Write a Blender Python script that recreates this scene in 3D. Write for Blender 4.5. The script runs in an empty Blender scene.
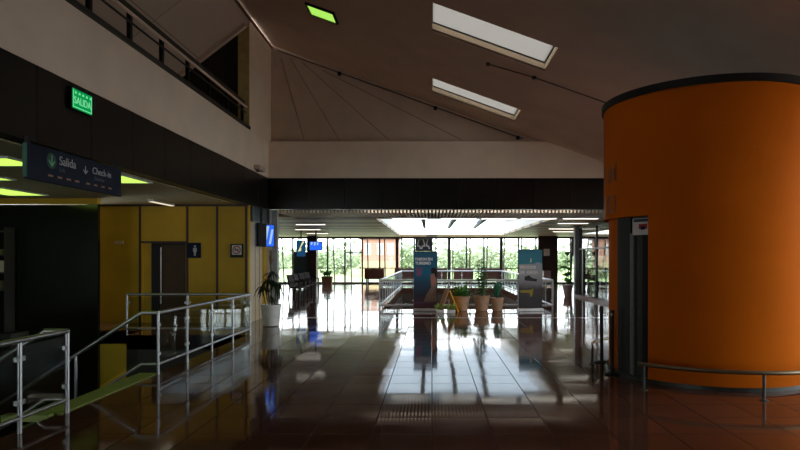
import bpy, bmesh, math, random
from mathutils import Vector, Matrix
C = bpy.context.scene.collection
R = math.radians
PI = math.pi
random.seed(7)
FX, CX, CY, EYE = 600.0, 432.0, 258.0, 1.7

# ------------------------------------------------------------------ materials
def newmat(name):
    m = bpy.data.materials.new(name); m.use_nodes = True
    nt = m.node_tree; nt.nodes.clear()
    out = nt.nodes.new('ShaderNodeOutputMaterial')
    return m, nt, out

def pbr(name, col, rough=0.5, metal=0.0, spec=0.5, var=0.06, scale=6.0, bump=0.0, coat=0.0):
    m, nt, out = newmat(name)
    b = nt.nodes.new('ShaderNodeBsdfPrincipled')
    b.inputs['Roughness'].default_value = rough
    b.inputs['Metallic'].default_value = metal
    b.inputs['Specular IOR Level'].default_value = spec
    b.inputs['Coat Weight'].default_value = coat
    tc = nt.nodes.new('ShaderNodeTexCoord')
    n = nt.nodes.new('ShaderNodeTexNoise'); n.inputs['Scale'].default_value = scale
    n.inputs['Detail'].default_value = 4
    nt.links.new(tc.outputs['Object'], n.inputs['Vector'])
    r = nt.nodes.new('ShaderNodeValToRGB')
    lo = [max(0, c*(1-var*2)) for c in col]; hi = [min(1, c*(1+var*2)) for c in col]
    r.color_ramp.elements[0].position = .3; r.color_ramp.elements[1].position = .7
    r.color_ramp.elements[0].color = (*lo, 1); r.color_ramp.elements[1].color = (*hi, 1)
    nt.links.new(n.outputs['Fac'], r.inputs['Fac'])
    nt.links.new(r.outputs['Color'], b.inputs['Base Color'])
    if bump:
        bp = nt.nodes.new('ShaderNodeBump'); bp.inputs['Strength'].default_value = bump; bp.inputs['Distance'].default_value = .01
        nt.links.new(n.outputs['Fac'], bp.inputs['Height']); nt.links.new(bp.outputs['Normal'], b.inputs['Normal'])
    nt.links.new(b.outputs['BSDF'], out.inputs['Surface'])
    return m

def emit(name, col, strength):
    m, nt, out = newmat(name)
    e = nt.nodes.new('ShaderNodeEmission'); e.inputs['Color'].default_value = (*col, 1); e.inputs['Strength'].default_value = strength
    nt.links.new(e.outputs[0], out.inputs['Surface'])
    return m

def glassmat(name, tint=(.9, .93, .92), refl=1.0, rough=0.0):
    m, nt, out = newmat(name)
    t = nt.nodes.new('ShaderNodeBsdfTransparent'); t.inputs['Color'].default_value = (*tint, 1)
    g = nt.nodes.new('ShaderNodeBsdfGlossy'); g.inputs['Roughness'].default_value = rough
    f = nt.nodes.new('ShaderNodeFresnel'); f.inputs['IOR'].default_value = 1.45
    mu = nt.nodes.new('ShaderNodeMath'); mu.operation = 'MULTIPLY'; mu.inputs[1].default_value = refl
    mx = nt.nodes.new('ShaderNodeMixShader')
    nt.links.new(f.outputs[0], mu.inputs[0]); nt.links.new(mu.outputs[0], mx.inputs[0])
    nt.links.new(t.outputs[0], mx.inputs[1]); nt.links.new(g.outputs[0], mx.inputs[2])
    nt.links.new(mx.outputs[0], out.inputs['Surface'])
    return m

def translucent(name, col):
    m, nt, out = newmat(name)
    t = nt.nodes.new('ShaderNodeBsdfTranslucent'); t.inputs['Color'].default_value = (*col, 1)
    d = nt.nodes.new('ShaderNodeBsdfDiffuse'); d.inputs['Color'].default_value = (*[min(.8, c) for c in col], 1)
    mx = nt.nodes.new('ShaderNodeMixShader'); mx.inputs[0].default_value = .3
    nt.links.new(t.outputs[0], mx.inputs[1]); nt.links.new(d.outputs[0], mx.inputs[2])
    nt.links.new(mx.outputs[0], out.inputs['Surface'])
    return m

def floor_material():
    m, nt, out = newmat('polished_tile'); L = nt.links.new
    N = nt.nodes.new
    b = N('ShaderNodeBsdfPrincipled')
    tc = N('ShaderNodeTexCoord')
    br = N('ShaderNodeTexBrick'); br.offset = 0.0; br.squash = 1.0
    br.inputs['Scale'].default_value = 1.0
    br.inputs['Mortar Size'].default_value = 0.0055
    br.inputs['Mortar Smooth'].default_value = 0.1
    br.inputs['Brick Width'].default_value = 0.58
    br.inputs['Row Height'].default_value = 0.58
    br.inputs['Bias'].default_value = 0.0
    br.inputs['Color1'].default_value = (.155, .060, .035, 1)
    br.inputs['Color2'].default_value = (.112, .043, .025, 1)
    br.inputs['Mortar'].default_value = (.03, .012, .008, 1)
    L(tc.outputs['Object'], br.inputs['Vector'])
    n = N('ShaderNodeTexNoise'); n.inputs['Scale'].default_value = 1.3; n.inputs['Detail'].default_value = 5
    L(tc.outputs['Object'], n.inputs['Vector'])
    mp = N('ShaderNodeMapRange'); mp.inputs['From Min'].default_value = .3; mp.inputs['From Max'].default_value = .7
    mp.inputs['To Min'].default_value = FLOOR_ROUGH[0]; mp.inputs['To Max'].default_value = FLOOR_ROUGH[1]
    L(n.outputs['Fac'], mp.inputs['Value'])
    ra = N('ShaderNodeMath'); ra.operation = 'MULTIPLY_ADD'; ra.inputs[1].default_value = .6; L(br.outputs['Fac'], ra.inputs[0]); L(mp.outputs[0], ra.inputs[2]); L(ra.outputs[0], b.inputs['Roughness'])
    sa = N('ShaderNodeMath'); sa.operation = 'MULTIPLY_ADD'; sa.inputs[1].default_value = -.30; sa.inputs[2].default_value = .33; L(br.outputs['Fac'], sa.inputs[0]); L(sa.outputs[0], b.inputs['Specular IOR Level'])
    mix = N('ShaderNodeMix'); mix.data_type = 'RGBA'; mix.blend_type = 'MULTIPLY'; mix.inputs[0].default_value = .35
    L(br.outputs['Color'], mix.inputs[6]); L(n.outputs['Fac'], mix.inputs[7])
    L(mix.outputs[2], b.inputs['Base Color'])
    # every tile lies a hair out of level, and the surface is gently wavy
    sc = N('ShaderNodeVectorMath'); sc.operation = 'SCALE'; sc.inputs['Scale'].default_value = 1/0.58
    L(tc.outputs['Object'], sc.inputs[0])
    fl = N('ShaderNodeVectorMath'); fl.operation = 'FLOOR'; L(sc.outputs[0], fl.inputs[0])
    wn = N('ShaderNodeTexWhiteNoise'); wn.noise_dimensions = '3D'; L(fl.outputs[0], wn.inputs['Vector'])
    sb = N('ShaderNodeVectorMath'); sb.operation = 'SUBTRACT'; sb.inputs[1].default_value = (.5, .5, .5); L(wn.outputs['Color'], sb.inputs[0])
    s2 = N('ShaderNodeVectorMath'); s2.operation = 'MULTIPLY'; s2.inputs[1].default_value = (.007, .007, 0); L(sb.outputs[0], s2.inputs[0])
    bp = N('ShaderNodeBump'); bp.inputs['Strength'].default_value = .12; bp.inputs['Distance'].default_value = .01
    n2 = N('ShaderNodeTexNoise'); n2.inputs['Scale'].default_value = .9; n2.inputs['Detail'].default_value = 1
    L(tc.outputs['Object'], n2.inputs['Vector']); L(n2.outputs['Fac'], bp.inputs['Height'])
    bp2 = N('ShaderNodeBump'); bp2.inputs['Strength'].default_value = .25; bp2.inputs['Distance'].default_value = .004; bp2.invert = True
    L(br.outputs['Fac'], bp2.inputs['Height']); L(bp.outputs['Normal'], bp2.inputs['Normal'])
    ad = N('ShaderNodeVectorMath'); ad.operation = 'ADD'; L(bp2.outputs['Normal'], ad.inputs[0]); L(s2.outputs[0], ad.inputs[1])
    nz = N('ShaderNodeVectorMath'); nz.operation = 'NORMALIZE'; L(ad.outputs[0], nz.inputs[0])
    L(nz.outputs[0], b.inputs['Normal'])
    L(b.outputs[0], out.inputs['Surface'])
    return m
FLOOR_ROUGH = (.04, .10)

def jointed(name, col, jx, jy, rough=.8, dark=.45, gap=.012):
    """painted board with fine joints every jx / jy metres (object space)"""
    m, nt, out = newmat(name); L = nt.links.new; N = nt.nodes.new
    b = N('ShaderNodeBsdfPrincipled'); b.inputs['Roughness'].default_value = rough
    tc = N('ShaderNodeTexCoord')
    br = N('ShaderNodeTexBrick'); br.offset = 0; br.inputs['Scale'].default_value = 1; br.inputs['Mortar Size'].default_value = gap
    br.inputs['Brick Width'].default_value = jx; br.inputs['Row Height'].default_value = jy
    br.inputs['Color1'].default_value = (*col, 1); br.inputs['Color2'].default_value = (*[c*.94 for c in col], 1)
    br.inputs['Mortar'].default_value = (*[c*dark for c in col], 1)
    L(tc.outputs['Object'], br.inputs['Vector']); L(br.outputs['Color'], b.inputs['Base Color']); L(b.outputs[0], out.inputs['Surface'])
    return m

def banner_mat(name, stops):
    """printed sheet: colour bands by height (object z, metres)"""
    m, nt, out = newmat(name); L = nt.links.new; N = nt.nodes.new
    b = N('ShaderNodeBsdfPrincipled'); b.inputs['Roughness'].default_value = .45
    tc = N('ShaderNodeTexCoord'); sp = N('ShaderNodeSeparateXYZ'); L(tc.outputs['Object'], sp.inputs[0])
    n = N('ShaderNodeTexNoise'); n.inputs['Scale'].default_value = 3; L(tc.outputs['Object'], n.inputs['Vector'])
    ma = N('ShaderNodeMath'); ma.operation = 'MULTIPLY_ADD'; ma.inputs[1].default_value = .25; L(n.outputs['Fac'], ma.inputs[0]); L(sp.outputs['Z'], ma.inputs[2])
    mr = N('ShaderNodeMapRange'); mr.inputs['From Min'].default_value = .12; mr.inputs['From Max'].default_value = 2.12; L(ma.outputs[0], mr.inputs['Value'])
    r = N('ShaderNodeValToRGB'); els = r.color_ramp.elements
    els[0].position, els[0].color = stops[0][0], (*stops[0][1], 1)
    els[1].position, els[1].color = stops[-1][0], (*stops[-1][1], 1)
    for p, c in stops[1:-1]:
        e = els.new(p); e.color = (*c, 1)
    L(mr.outputs[0], r.inputs['Fac']); L(r.outputs['Color'], b.inputs['Base Color']); L(b.outputs[0], out.inputs['Surface'])
    return m

M = dict(
    floor=floor_material(),
    pipe=pbr('brown_conduit', (.16, .12, .09), .7),
    jamb=pbr('jamb_lamp_tint', (.62, .50, .22), .8),  # white jamb with green lamp light put into its colour
    joint=pbr('plaster_joint', (.20, .155, .12), .9),
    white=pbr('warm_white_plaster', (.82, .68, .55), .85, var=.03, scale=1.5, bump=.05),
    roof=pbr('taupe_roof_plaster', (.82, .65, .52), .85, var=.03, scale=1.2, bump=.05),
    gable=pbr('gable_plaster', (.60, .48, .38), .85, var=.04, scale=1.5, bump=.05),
    roofjoint=jointed('ceiling_boards', (.70, .55, .45), 1.7, 4.4),
    dark=pbr('black_fascia_panel', (.010, .008, .007), .3, spec=.25, var=.1, scale=2),
    darkmatt=pbr('dark_brown_paint', (.022, .018, .014), .5),
    black=pbr('black_metal', (.010, .010, .010), .5, spec=.3),
    yellow=pbr('ochre_wall_panel', (.60, .37, .012), .6, var=.05, scale=1.5),
    yellowpale=pbr('pale_cream_panel', (.62, .50, .30), .5, var=.03),
    seam=pbr('maroon_batten', (.05, .015, .008), .5),
    doorbrown=pbr('dark_door', (.075, .038, .008), .6),
    orange=pbr('orange_paint', (.64, .138, .004), .75, spec=.04, var=.03, scale=1.5),
    orangeline=pbr('brown_lettering', (.20, .07, .03), .4),
    steel=pbr('brushed_steel', (.40, .41, .42), .38, metal=1.0, var=.05, scale=30),
    steeldark=pbr('dark_elevator_steel', (.06, .065, .058), .45, metal=.6, var=.1, scale=12),
    brass=pbr('bronze_rail', (.26, .21, .13), .4, metal=1.0),
    aluminium=pbr('pale_aluminium', (.75, .75, .76), .35, metal=.6),
    whitemetal=pbr('white_painted_metal', (.86, .86, .87), .4),
    glass=glassmat('clear_glass', (.93, .95, .95), .8),
    skyglass=glassmat('tinted_skylight_glass', (.50, .54, .58), .12),
    railglass=glassmat('railing_glass', (.82, .85, .82), .25),
    officeglass=pbr('dark_office_glass', (.006, .008, .004), .12),
    well_pane=translucent('frosted_skylight_side', (.30, .265, .22)),
    sky_pane=translucent('frosted_skylight', (.36, .345, .325)),
    mullion=pbr('dark_window_frame', (.02, .012, .013), .4),
    mullionred=pbr('maroon_window_frame', (.07, .010, .015), .4),
    greypillar=pbr('grey_pillar', (.36, .38, .40), .5),
    lightpillar=pbr('light_grey_pillar', (.50, .50, .48), .5),
    slat=pbr('cream_slat', (.93, .82, .70), .45, var=.03),
    ceil=jointed('metal_strip_ceiling', (.64, .42, .21), 60.0, 2.4, rough=.5, dark=.25, gap=.36),
    ceilleft=jointed('pale_ceiling_boards', (.62, .58, .34), 1.2, 1.2, rough=.7, dark=.6),
    lime=emit('lime_lamp', (.42, .70, .095), .9),
    limehall=emit('lime_hall_lamp', (.40, .80, .11), .55),
    fillglow=emit('hidden_fill_glow', (1, .93, .82), 3.2),  # glow of the added strip hidden behind the fascia
    dooredge=pbr('door_edge_grey', (.16, .17, .15), .5),
    tubedim=emit('dim_strip', (1, .85, .6), .5),
    tube=emit('white_lamp', (1, .93, .78), 2.0),
    downlight=emit('warm_lamp', (1.0, .80, .55), 8.0),
    exitgreen=emit('exit_green', (.0, .42, .09), .36),
    exitpale=emit('exit_pale', (.25, 1.0, .45), .36),
    navy=pbr('navy_sign', (.006, .012, .035), .6, spec=.2),
    signgrey=pbr('sign_lettering', (.55, .56, .58), .5),
    signdim=pbr('sign_small_lettering', (.10, .14, .18), .5),
    signgreen=pbr('sign_green_disc', (.008, .075, .04), .5),
    signgreenarrow=pbr('sign_green_arrow', (.25, .62, .42), .5),
    signorange=pbr('sign_dashes', (.42, .20, .12), .5),
    shopblue=pbr('slate_blue_fascia', (.045, .065, .10), .4),
    screenblue=emit('blue_screen', (.03, .16, .95), .5),
    screenpale=emit('pale_screen', (.55, .78, 1.0), .4),
    screendark=emit('teal_screen', (.01, .05, .12), .6),
    screenyellow=emit('yellow_screen', (.75, .72, .35), .6),
    paper=pbr('white_paper', (.75, .73, .70), .7),
    red=pbr('prohibition_red', (.45, .03, .03), .6),
    whitepot=pbr('white_pot', (.88, .87, .84), .35),
    terracotta=pbr('terracotta', (.36, .17, .085), .7, var=.08),
    tanpot=pbr('tan_pot', (.62, .38, .23), .7, var=.08),
    soil=pbr('soil', (.03, .02, .012), .95, var=.2, scale=40),
    leaf=pbr('green_leaf', (.14, .34, .09), .45, var=.2, scale=9),
    leafdark=pbr('dark_leaf', (.020, .042, .016), .35, var=.2, scale=9),
    leafblue=pbr('blue_green_leaf', (.09, .34, .20), .45, var=.2, scale=9),
    leaflime=pbr('lime_leaf', (.48, .62, .16), .5, var=.2, scale=9),
    stem=pbr('stem', (.10, .08, .03), .7),
    wood=pbr('dark_chair_wood', (.028, .012, .007), .6, var=.1, scale=14),
    seatpale=pbr('dark_cushion', (.06, .04, .035), .7),
    bench=pbr('brown_bench', (.12, .035, .02), .4),
    yellowboard=pbr('yellow_board', (.9, .48, .02), .45),
    brownboard=pbr('brown_board', (.50, .22, .07), .5),
    banner1=banner_mat('teal_print', [(0, (0.115, 0.032, 0.030)), (.13, (0.103, 0.034, 0.069)), (.24, (0.034, 0.028, 0.041)), (.42, (0.023, 0.069, 0.127)), (.62, (0.014, 0.172, 0.299)), (.82, (0.014, 0.115, 0.230)), (1, (0.018, 0.138, 0.265))]),
    banner2=banner_mat('grey_print', [(0, (.02, .011, .012)), (.20, (.022, .015, .02)), (.36, (.05, .035, .035)), (.46, (.30, .28, .30)), (.60, (.42, .44, .48)), (.755, (.36, .40, .46)), (.765, (.014, .23, .31)), (1, (.011, .18, .29))]),
    skin=pbr('printed_skin', (.45, .20, .14), .5),
    hair=pbr('printed_hair', (.02, .008, .008), .5),
    dress=pbr('printed_dress', (.26, .17, .13), .5),
    mauve=pbr('printed_mauve', (.22, .12, .24), .5),
    printwhite=pbr('print_white', (.85, .88, .9), .5),
    printgrey=pbr('print_grey', (.80, .76, .70), .5),
    printyellow=pbr('print_olive', (.40, .30, .02), .5),
    printdark=pbr('print_dark', (.012, .010, .014), .5),
    void=pbr('brown_void_wall', (.085, .05, .03), .5),
    shade=pbr('brown_roller_shade', (.10, .055, .03), .7),
    doorpanel=pbr('dark_brown_panel', (.040, .017, .011), .4),
    pinkpost=pbr('pale_pink_box', (.40, .26, .22), .5),
    teal=pbr('teal_panel', (.06, .11, .13), .2),
    lawn=pbr('grass_ground', (.26, .36, .14), .95, var=.15, scale=.6),
    tree=pbr('tree_leaves', (.20, .26, .14), .8, var=.25, scale=1.5),
    treepale=pbr('pale_tree_leaves', (.30, .35, .24), .8, var=.25, scale=1.5),
    bark=pbr('bark', (.14, .10, .07), .9),
    pink=pbr('pink_render', (.46, .22, .18), .85),
    tanwall=pbr('tan_render', (.48, .36, .22), .85),
    pave=pbr('pale_paving', (.72, .68, .62), .9),
    landing=pbr('stone_lime_glow', (.25, .32, .07), .55),  # pale stone, the green glow of the lime lamps mixed into its colour
    stairs=pbr('stair_stone', (.10, .10, .07), .6),
    beamgrey=pbr('grey_beam', (.22, .22, .24), .6),
)

# ------------------------------------------------------------------ mesh helpers
class MB:
    def __init__(s): s.bm = bmesh.new()
    def quad(s, *p):
        f = [s.bm.verts.new(q) for q in p]; s.bm.faces.new(f); return s
    def box(s, x0, x1, y0, y1, z0, z1):
        v = [s.bm.verts.new(p) for p in ((x0,y0,z0),(x1,y0,z0),(x1,y1,z0),(x0,y1,z0),(x0,y0,z1),(x1,y0,z1),(x1,y1,z1),(x0,y1,z1))]
        for f in ((3,2,1,0),(4,5,6,7),(0,1,5,4),(1,2,6,5),(2,3,7,6),(3,0,4,7)):
            s.bm.faces.new([v[i] for i in f])
        return s
    def bar(s, a, b, w, h, up=(0,0,1)):
        """rectangular bar from a to b"""
        a, b = Vector(a), Vector(b); d = (b-a).normalized(); u = Vector(up)
        if abs(d.dot(u)) > .98: u = Vector((0,1,0))
        r = d.cross(u).normalized(); u = r.cross(d).normalized()
        v = []
        for p in (a, b):
            for i, j in ((-1,-1),(1,-1),(1,1),(-1,1)):
                v.append(s.bm.verts.new(p + r*(i*w/2) + u*(j*h/2)))
        for f in ((3,2,1,0),(4,5,6,7),(0,1,5,4),(1,2,6,5),(2,3,7,6),(3,0,4,7)):
            s.bm.faces.new([v[i] for i in f])
        return s
    def tube(s, pts, r, n=10):
        pts = [Vector(p) for p in pts]; rings = []
        for i, p in enumerate(pts):
            a = pts[max(0, i-1)]; b = pts[min(len(pts)-1, i+1)]; d = (b-a).normalized()
            u = Vector((0,0,1)) if abs(d.z) < .95 else Vector((0,1,0))
            x = d.cross(u).normalized(); y = x.cross(d).normalized()
            rr = r[i] if isinstance(r, (list, tuple)) else r
            rings.append([s.bm.verts.new(p + x*math.cos(2*PI*k/n)*rr + y*math.sin(2*PI*k/n)*rr) for k in range(n)])
        for i in range(len(rings)-1):
            for k in range(n):
                f = s.bm.faces.new((rings[i][k], rings[i][(k+1)%n], rings[i+1][(k+1)%n], rings[i+1][k])); f.smooth = True
        s.bm.faces.new(list(reversed(rings[0]))); s.bm.faces.new(rings[-1])
        return s
    def lathe(s, prof, n=28, c=(0,0)):
        rings = []
        for r, z in prof:
            rings.append([s.bm.verts.new((c[0]+r*math.cos(2*PI*k/n), c[1]+r*math.sin(2*PI*k/n), z)) for k in range(n)])
        for i in range(len(rings)-1):
            for k in range(n):
                f = s.bm.faces.new((rings[i][k], rings[i][(k+1)%n], rings[i+1][(k+1)%n], rings[i+1][k])); f.smooth = True
        s.bm.faces.new(list(reversed(rings[0]))); s.bm.faces.new(rings[-1])
        return s
    def arc(s, c, r0, r1, a0, a1, z0, z1, n=24):
        """solid curved slab between two radii and two angles"""
        cols = []
        for i in range(n+1):
            a = a0+(a1-a0)*i/n; ca, sa = math.cos(a), math.sin(a)
            cols.append([s.bm.verts.new((c[0]+r*ca, c[1]+r*sa, z)) for r, z in ((r0,z0),(r1,z0),(r1,z1),(r0,z1))])
        for i in range(n):
            A, B = cols[i], cols[i+1]
            for k in range(4):
                f = s.bm.faces.new((A[k], A[(k+1)%4], B[(k+1)%4], B[k])); f.smooth = k in (1, 3)
        s.bm.faces.new(list(reversed(cols[0]))); s.bm.faces.new(cols[-1])
        return s
    def poly(s, pts, d):
        """extrude a planar outline by vector d"""
        d = Vector(d); a = [s.bm.verts.new(p) for p in pts]; b = [s.bm.verts.new(Vector(p)+d) for p in pts]
        n = len(pts); s.bm.faces.new(list(reversed(a))); s.bm.faces.new(b)
        for i in range(n): s.bm.faces.new((a[i], a[(i+1)%n], b[(i+1)%n], b[i]))
        return s
    def leaf(s, base, az, length, width, rise, droop, seg=5):
        base = Vector(base); d = Vector((math.cos(az), math.sin(az), 0)); side = Vector((-d.y, d.x, 0)); prev = None
        for i in range(seg+1):
            t = i/seg
            p = base + d*(length*t) + Vector((0, 0, rise*t - droop*t*t))
            w = width*math.sin(PI*min(1, .12+.88*t))*.5 + .002
            cur = (s.bm.verts.new(p+side*w), s.bm.verts.new(p+Vector((0,0,-w*.35))), s.bm.verts.new(p-side*w))
            if prev:
                for k in (0, 1): s.bm.faces.new((prev[k], prev[k+1], cur[k+1], cur[k]))
            prev = cur
        return s
    def build(s, name, mat, parent=None, loc=None, bevel=0, **props):
        bmesh.ops.recalc_face_normals(s.bm, faces=s.bm.faces)
        me = bpy.data.meshes.new(name); s.bm.to_mesh(me); s.bm.free(); me.materials.append(mat); me.set_sharp_from_angle(angle=R(35))
        o = bpy.data.objects.new(name, me); C.objects.link(o)
        if parent: o.parent = parent
        if loc: o.location = loc
        if bevel:
            b = o.modifiers.new('edge', 'BEVEL'); b.width = bevel; b.segments = 2; b.limit_method = 'ANGLE'
        for k, v in props.items(): o[k] = v
        return o

def S(name, mb, mat, **kw): return mb.build(name, mat, kind='structure', **kw)
def tag(o, label, cat, group=None):
    o['label'] = label; o['category'] = cat
    if group: o['group'] = group
    return o
def thing(name, label, cat, loc=(0,0,0), rz=0, group=None):
    o = bpy.data.objects.new(name, None); C.objects.link(o); o.location = loc; o.rotation_euler = (0, 0, rz); o.empty_display_size = .1
    return tag(o, label, cat, group)
def dup(root, loc, rz=None, label=None, scale=None):
    r = root.copy(); C.objects.link(r); r.location = loc
    if rz is not None: r.rotation_euler = (0, 0, rz)
    if scale: r.scale = (scale,)*3
    if label: r['label'] = label
    for ch in list(root.children):
        c = ch.copy(); C.objects.link(c); c.parent = r
        for g in ch.children:
            d = g.copy(); C.objects.link(d); d.parent = c
    return r
def text(name, body, size, mat, mtx, parent, align='LEFT', depth=.004, xs=1.0):  # letters get a little weight
    cu = bpy.data.curves.new(name, 'FONT'); cu.body = body; cu.size = size; cu.extrude = depth; cu.offset = .006 if depth < .002 else 0; cu.align_x = align; cu.align_y = 'CENTER'
    tmp = bpy.data.objects.new(name+'_tmp', cu); C.objects.link(tmp)
    bpy.context.view_layer.update()
    me = bpy.data.meshes.new_from_object(tmp.evaluated_get(bpy.context.evaluated_depsgraph_get()))
    bpy.data.objects.remove(tmp); me.transform(mtx @ Matrix.Diagonal((xs, 1, 1, 1))); me.materials.clear(); me.materials.append(mat); me.name = name
    o = bpy.data.objects.new(name, me); C.objects.link(o); o.parent = parent
    return o
def mat_facing(origin, xdir, zup=(0,0,1)):
    """matrix putting text x along xdir, y up, facing xdir x up"""
    x = Vector(xdir).normalized(); y = Vector(zup); z = x.cross(y)
    m = Matrix((x, y, z)).transposed().to_4x4(); m.translation = Vector(origin); return m

# ================================================================== THE SETTING
DF = 17.6           # depth of the black fascia across the hall
HOLE = (-1.65, 3.9, 19.85, 34.0)       # void under the skylight
def ring(mb, X, Y, holes, z0, z1):
    """boxes of a slab over the grid X x Y, leaving out cells inside holes"""
    for i in range(len(X)-1):
        for j in range(len(Y)-1):
            cx, cy = (X[i]+X[i+1])/2, (Y[j]+Y[j+1])/2
            if any(h[0] < cx < h[1] and h[2] < cy < h[3] for h in holes): continue
            mb.box(X[i], X[i+1], Y[j], Y[j+1], z0, z1)
    return mb
SW = (-12.0, -4.08, 3.0, 13.25); SW2 = (-12.0, -6.75, 13.25, 14.1)
fm = MB(); 
def slab(mb, x0, x1, y0, y1, z0, z1): return mb.box(x0, x1, y0, y1, z0, z1)
# floor made of butt-jointed slabs around the two openings
for r in ((-12.5, 13, -6.5, 3.0), (-4.08, 13, 3.0, 13.25), (-6.75, 13, 13.25, 14.1), (-12.5, 13, 14.1, 19.85),
          (-12.5, HOLE[0], 19.85, 34.0), (HOLE[1], 13, 19.85, 34.0), (-12.5, 13, 34.0, 40.6), (-12.5, -12.0, 3.0, 14.1)):
    slab(fm, *r, -.32, 0)
bmesh.ops.remove_doubles(fm.bm, verts=fm.bm.verts, dist=1e-5)
S('floor', fm, M['floor'])
S('trim_threshold', MB().box(-4.4, 6.5, 17.02, 17.07, 0, .006), M['aluminium'])
# lower level seen through the openings
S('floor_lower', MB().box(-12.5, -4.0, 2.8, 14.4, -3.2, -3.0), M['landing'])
S('wall_stairwell', MB().box(-4.08, -3.98, 3.0, 13.25, -3.0, -.32).box(-6.75, -3.98, 13.25, 13.35, -3.0, -.002)
  .box(-12.1, -12.0, 3.0, 14.1, -3.0, -.32).box(-12.1, -4.0, 2.9, 3.0, -3.0, -.32), M['darkmatt'])
S('wall_stairwell_ochre', MB().box(-7.8, -6.75, 14.1, 14.2, -3.0, -.02), M['yellow'])
S('floor_void', MB().box(-2, 4.3, 19.5, 34.4, -3.3, -3.1), M['void'])
S('wall_void', MB().box(HOLE[0]-.1, HOLE[0], 19.75, 34.1, -3.1, -.32).box(HOLE[1], HOLE[1]+.1, 19.75, 34.1, -3.1, -.32)
  .box(HOLE[0], HOLE[1], 34.0, 34.1, -3.1, -.32).box(HOLE[0], HOLE[1], 19.75, 19.85, -3.1, -.32), M['void'])

# left wall: black fascia panels (module 1.16 m), white parapet above
mb = MB(); k = -12
while True:
    y0 = 7.29+1.16*k; y1 = min(y0+1.16, DF-.02)
    if y0 > DF-.05: break
    mb.box(-4.98, -4.80, y0+.006, y1-.006, 3.10, 4.04); k += 1
S('wall_left_fascia', mb, M['dark'])
S('wall_left_fascia_backing', MB().box(-5.1, -4.985, -6.3, DF-.02, 3.12, 4.04), M['black'])
S('wall_left_parapet', MB().box(-5.1, -4.80, -6.3, DF, 4.045, 5.07), M['white'])
S('trim_parapet_cap', MB().box(-5.12, -4.76, -6.3, 15.75, 5.072, 5.15), M['darkmatt'])
S('wall_left_upper', MB().box(-5.09, -4.80, 15.8, DF+.3, 5.072, 8.02), M['white'])
S('wall_left_jamb', MB().box(-5.09, -4.80, 15.74, 15.797, 5.155, 7.8), M['jamb'])
S('floor_upper', MB().box(-9.2, -5.105, -6.3, 16.0, 3.75, 4.0), M['darkmatt'])
S('wall_upper_back', MB().poly([(-9.2, 15.82, 4.0), (-5.1, 15.82, 4.0), (-5.1, 15.82, 7.78), (-9.2, 15.82, 4.66)], (0, .15, 0)), M['darkmatt'])
S('wall_upper_side', MB().box(-9.4, -9.2, -6.3, 16.0, 4.0, 4.8), M['darkmatt'])
# far hall fascia and gable
mb = MB(); x = -4.79
while x < 7.6:
    mb.box(x+.006, min(x+1.11, 7.6)-.006, DF, DF+.16, 3.13, 4.04); x += 1.11
S('wall_back_fascia', mb, M['dark'])
S('wall_back_fascia_backing', MB().box(-4.79, 7.6, DF+.165, DF+.3, 3.13, 4.04), M['black'])
S('wall_back_band', MB().box(-4.7995, 7.6, DF, DF+.45, 4.045, 5.12), M['white'])
S('wall_left_corner', MB().box(-5.2, -4.6, DF+.47, DF+.6, 3.2, 8.3).box(-5.2, -5.0, DF, DF+.47, 3.2, 8.3), M['darkmatt'])
def zr(x): return 8.05-.36*(x+4.8)
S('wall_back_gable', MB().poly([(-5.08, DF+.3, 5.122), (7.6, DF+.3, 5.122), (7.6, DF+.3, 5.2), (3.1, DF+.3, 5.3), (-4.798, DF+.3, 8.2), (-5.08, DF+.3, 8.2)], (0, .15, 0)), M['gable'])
# fan of joints in the gable plaster
mb = MB()
def gp(px, py): y = DF+.298; return ((px-CX)/FX*y, y, EYE+(CY-py)/FX*y)
for (a, b) in (((281, 58), (304, 140)), ((290, 58), (339, 140)), ((302, 62), (389, 140)), ((322, 70), (462, 140))):
    mb.bar(gp(*a), gp(*b), .018, .006, up=(0, 1, 0))
S('trim_gable_joints', mb, M['joint'])

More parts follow.
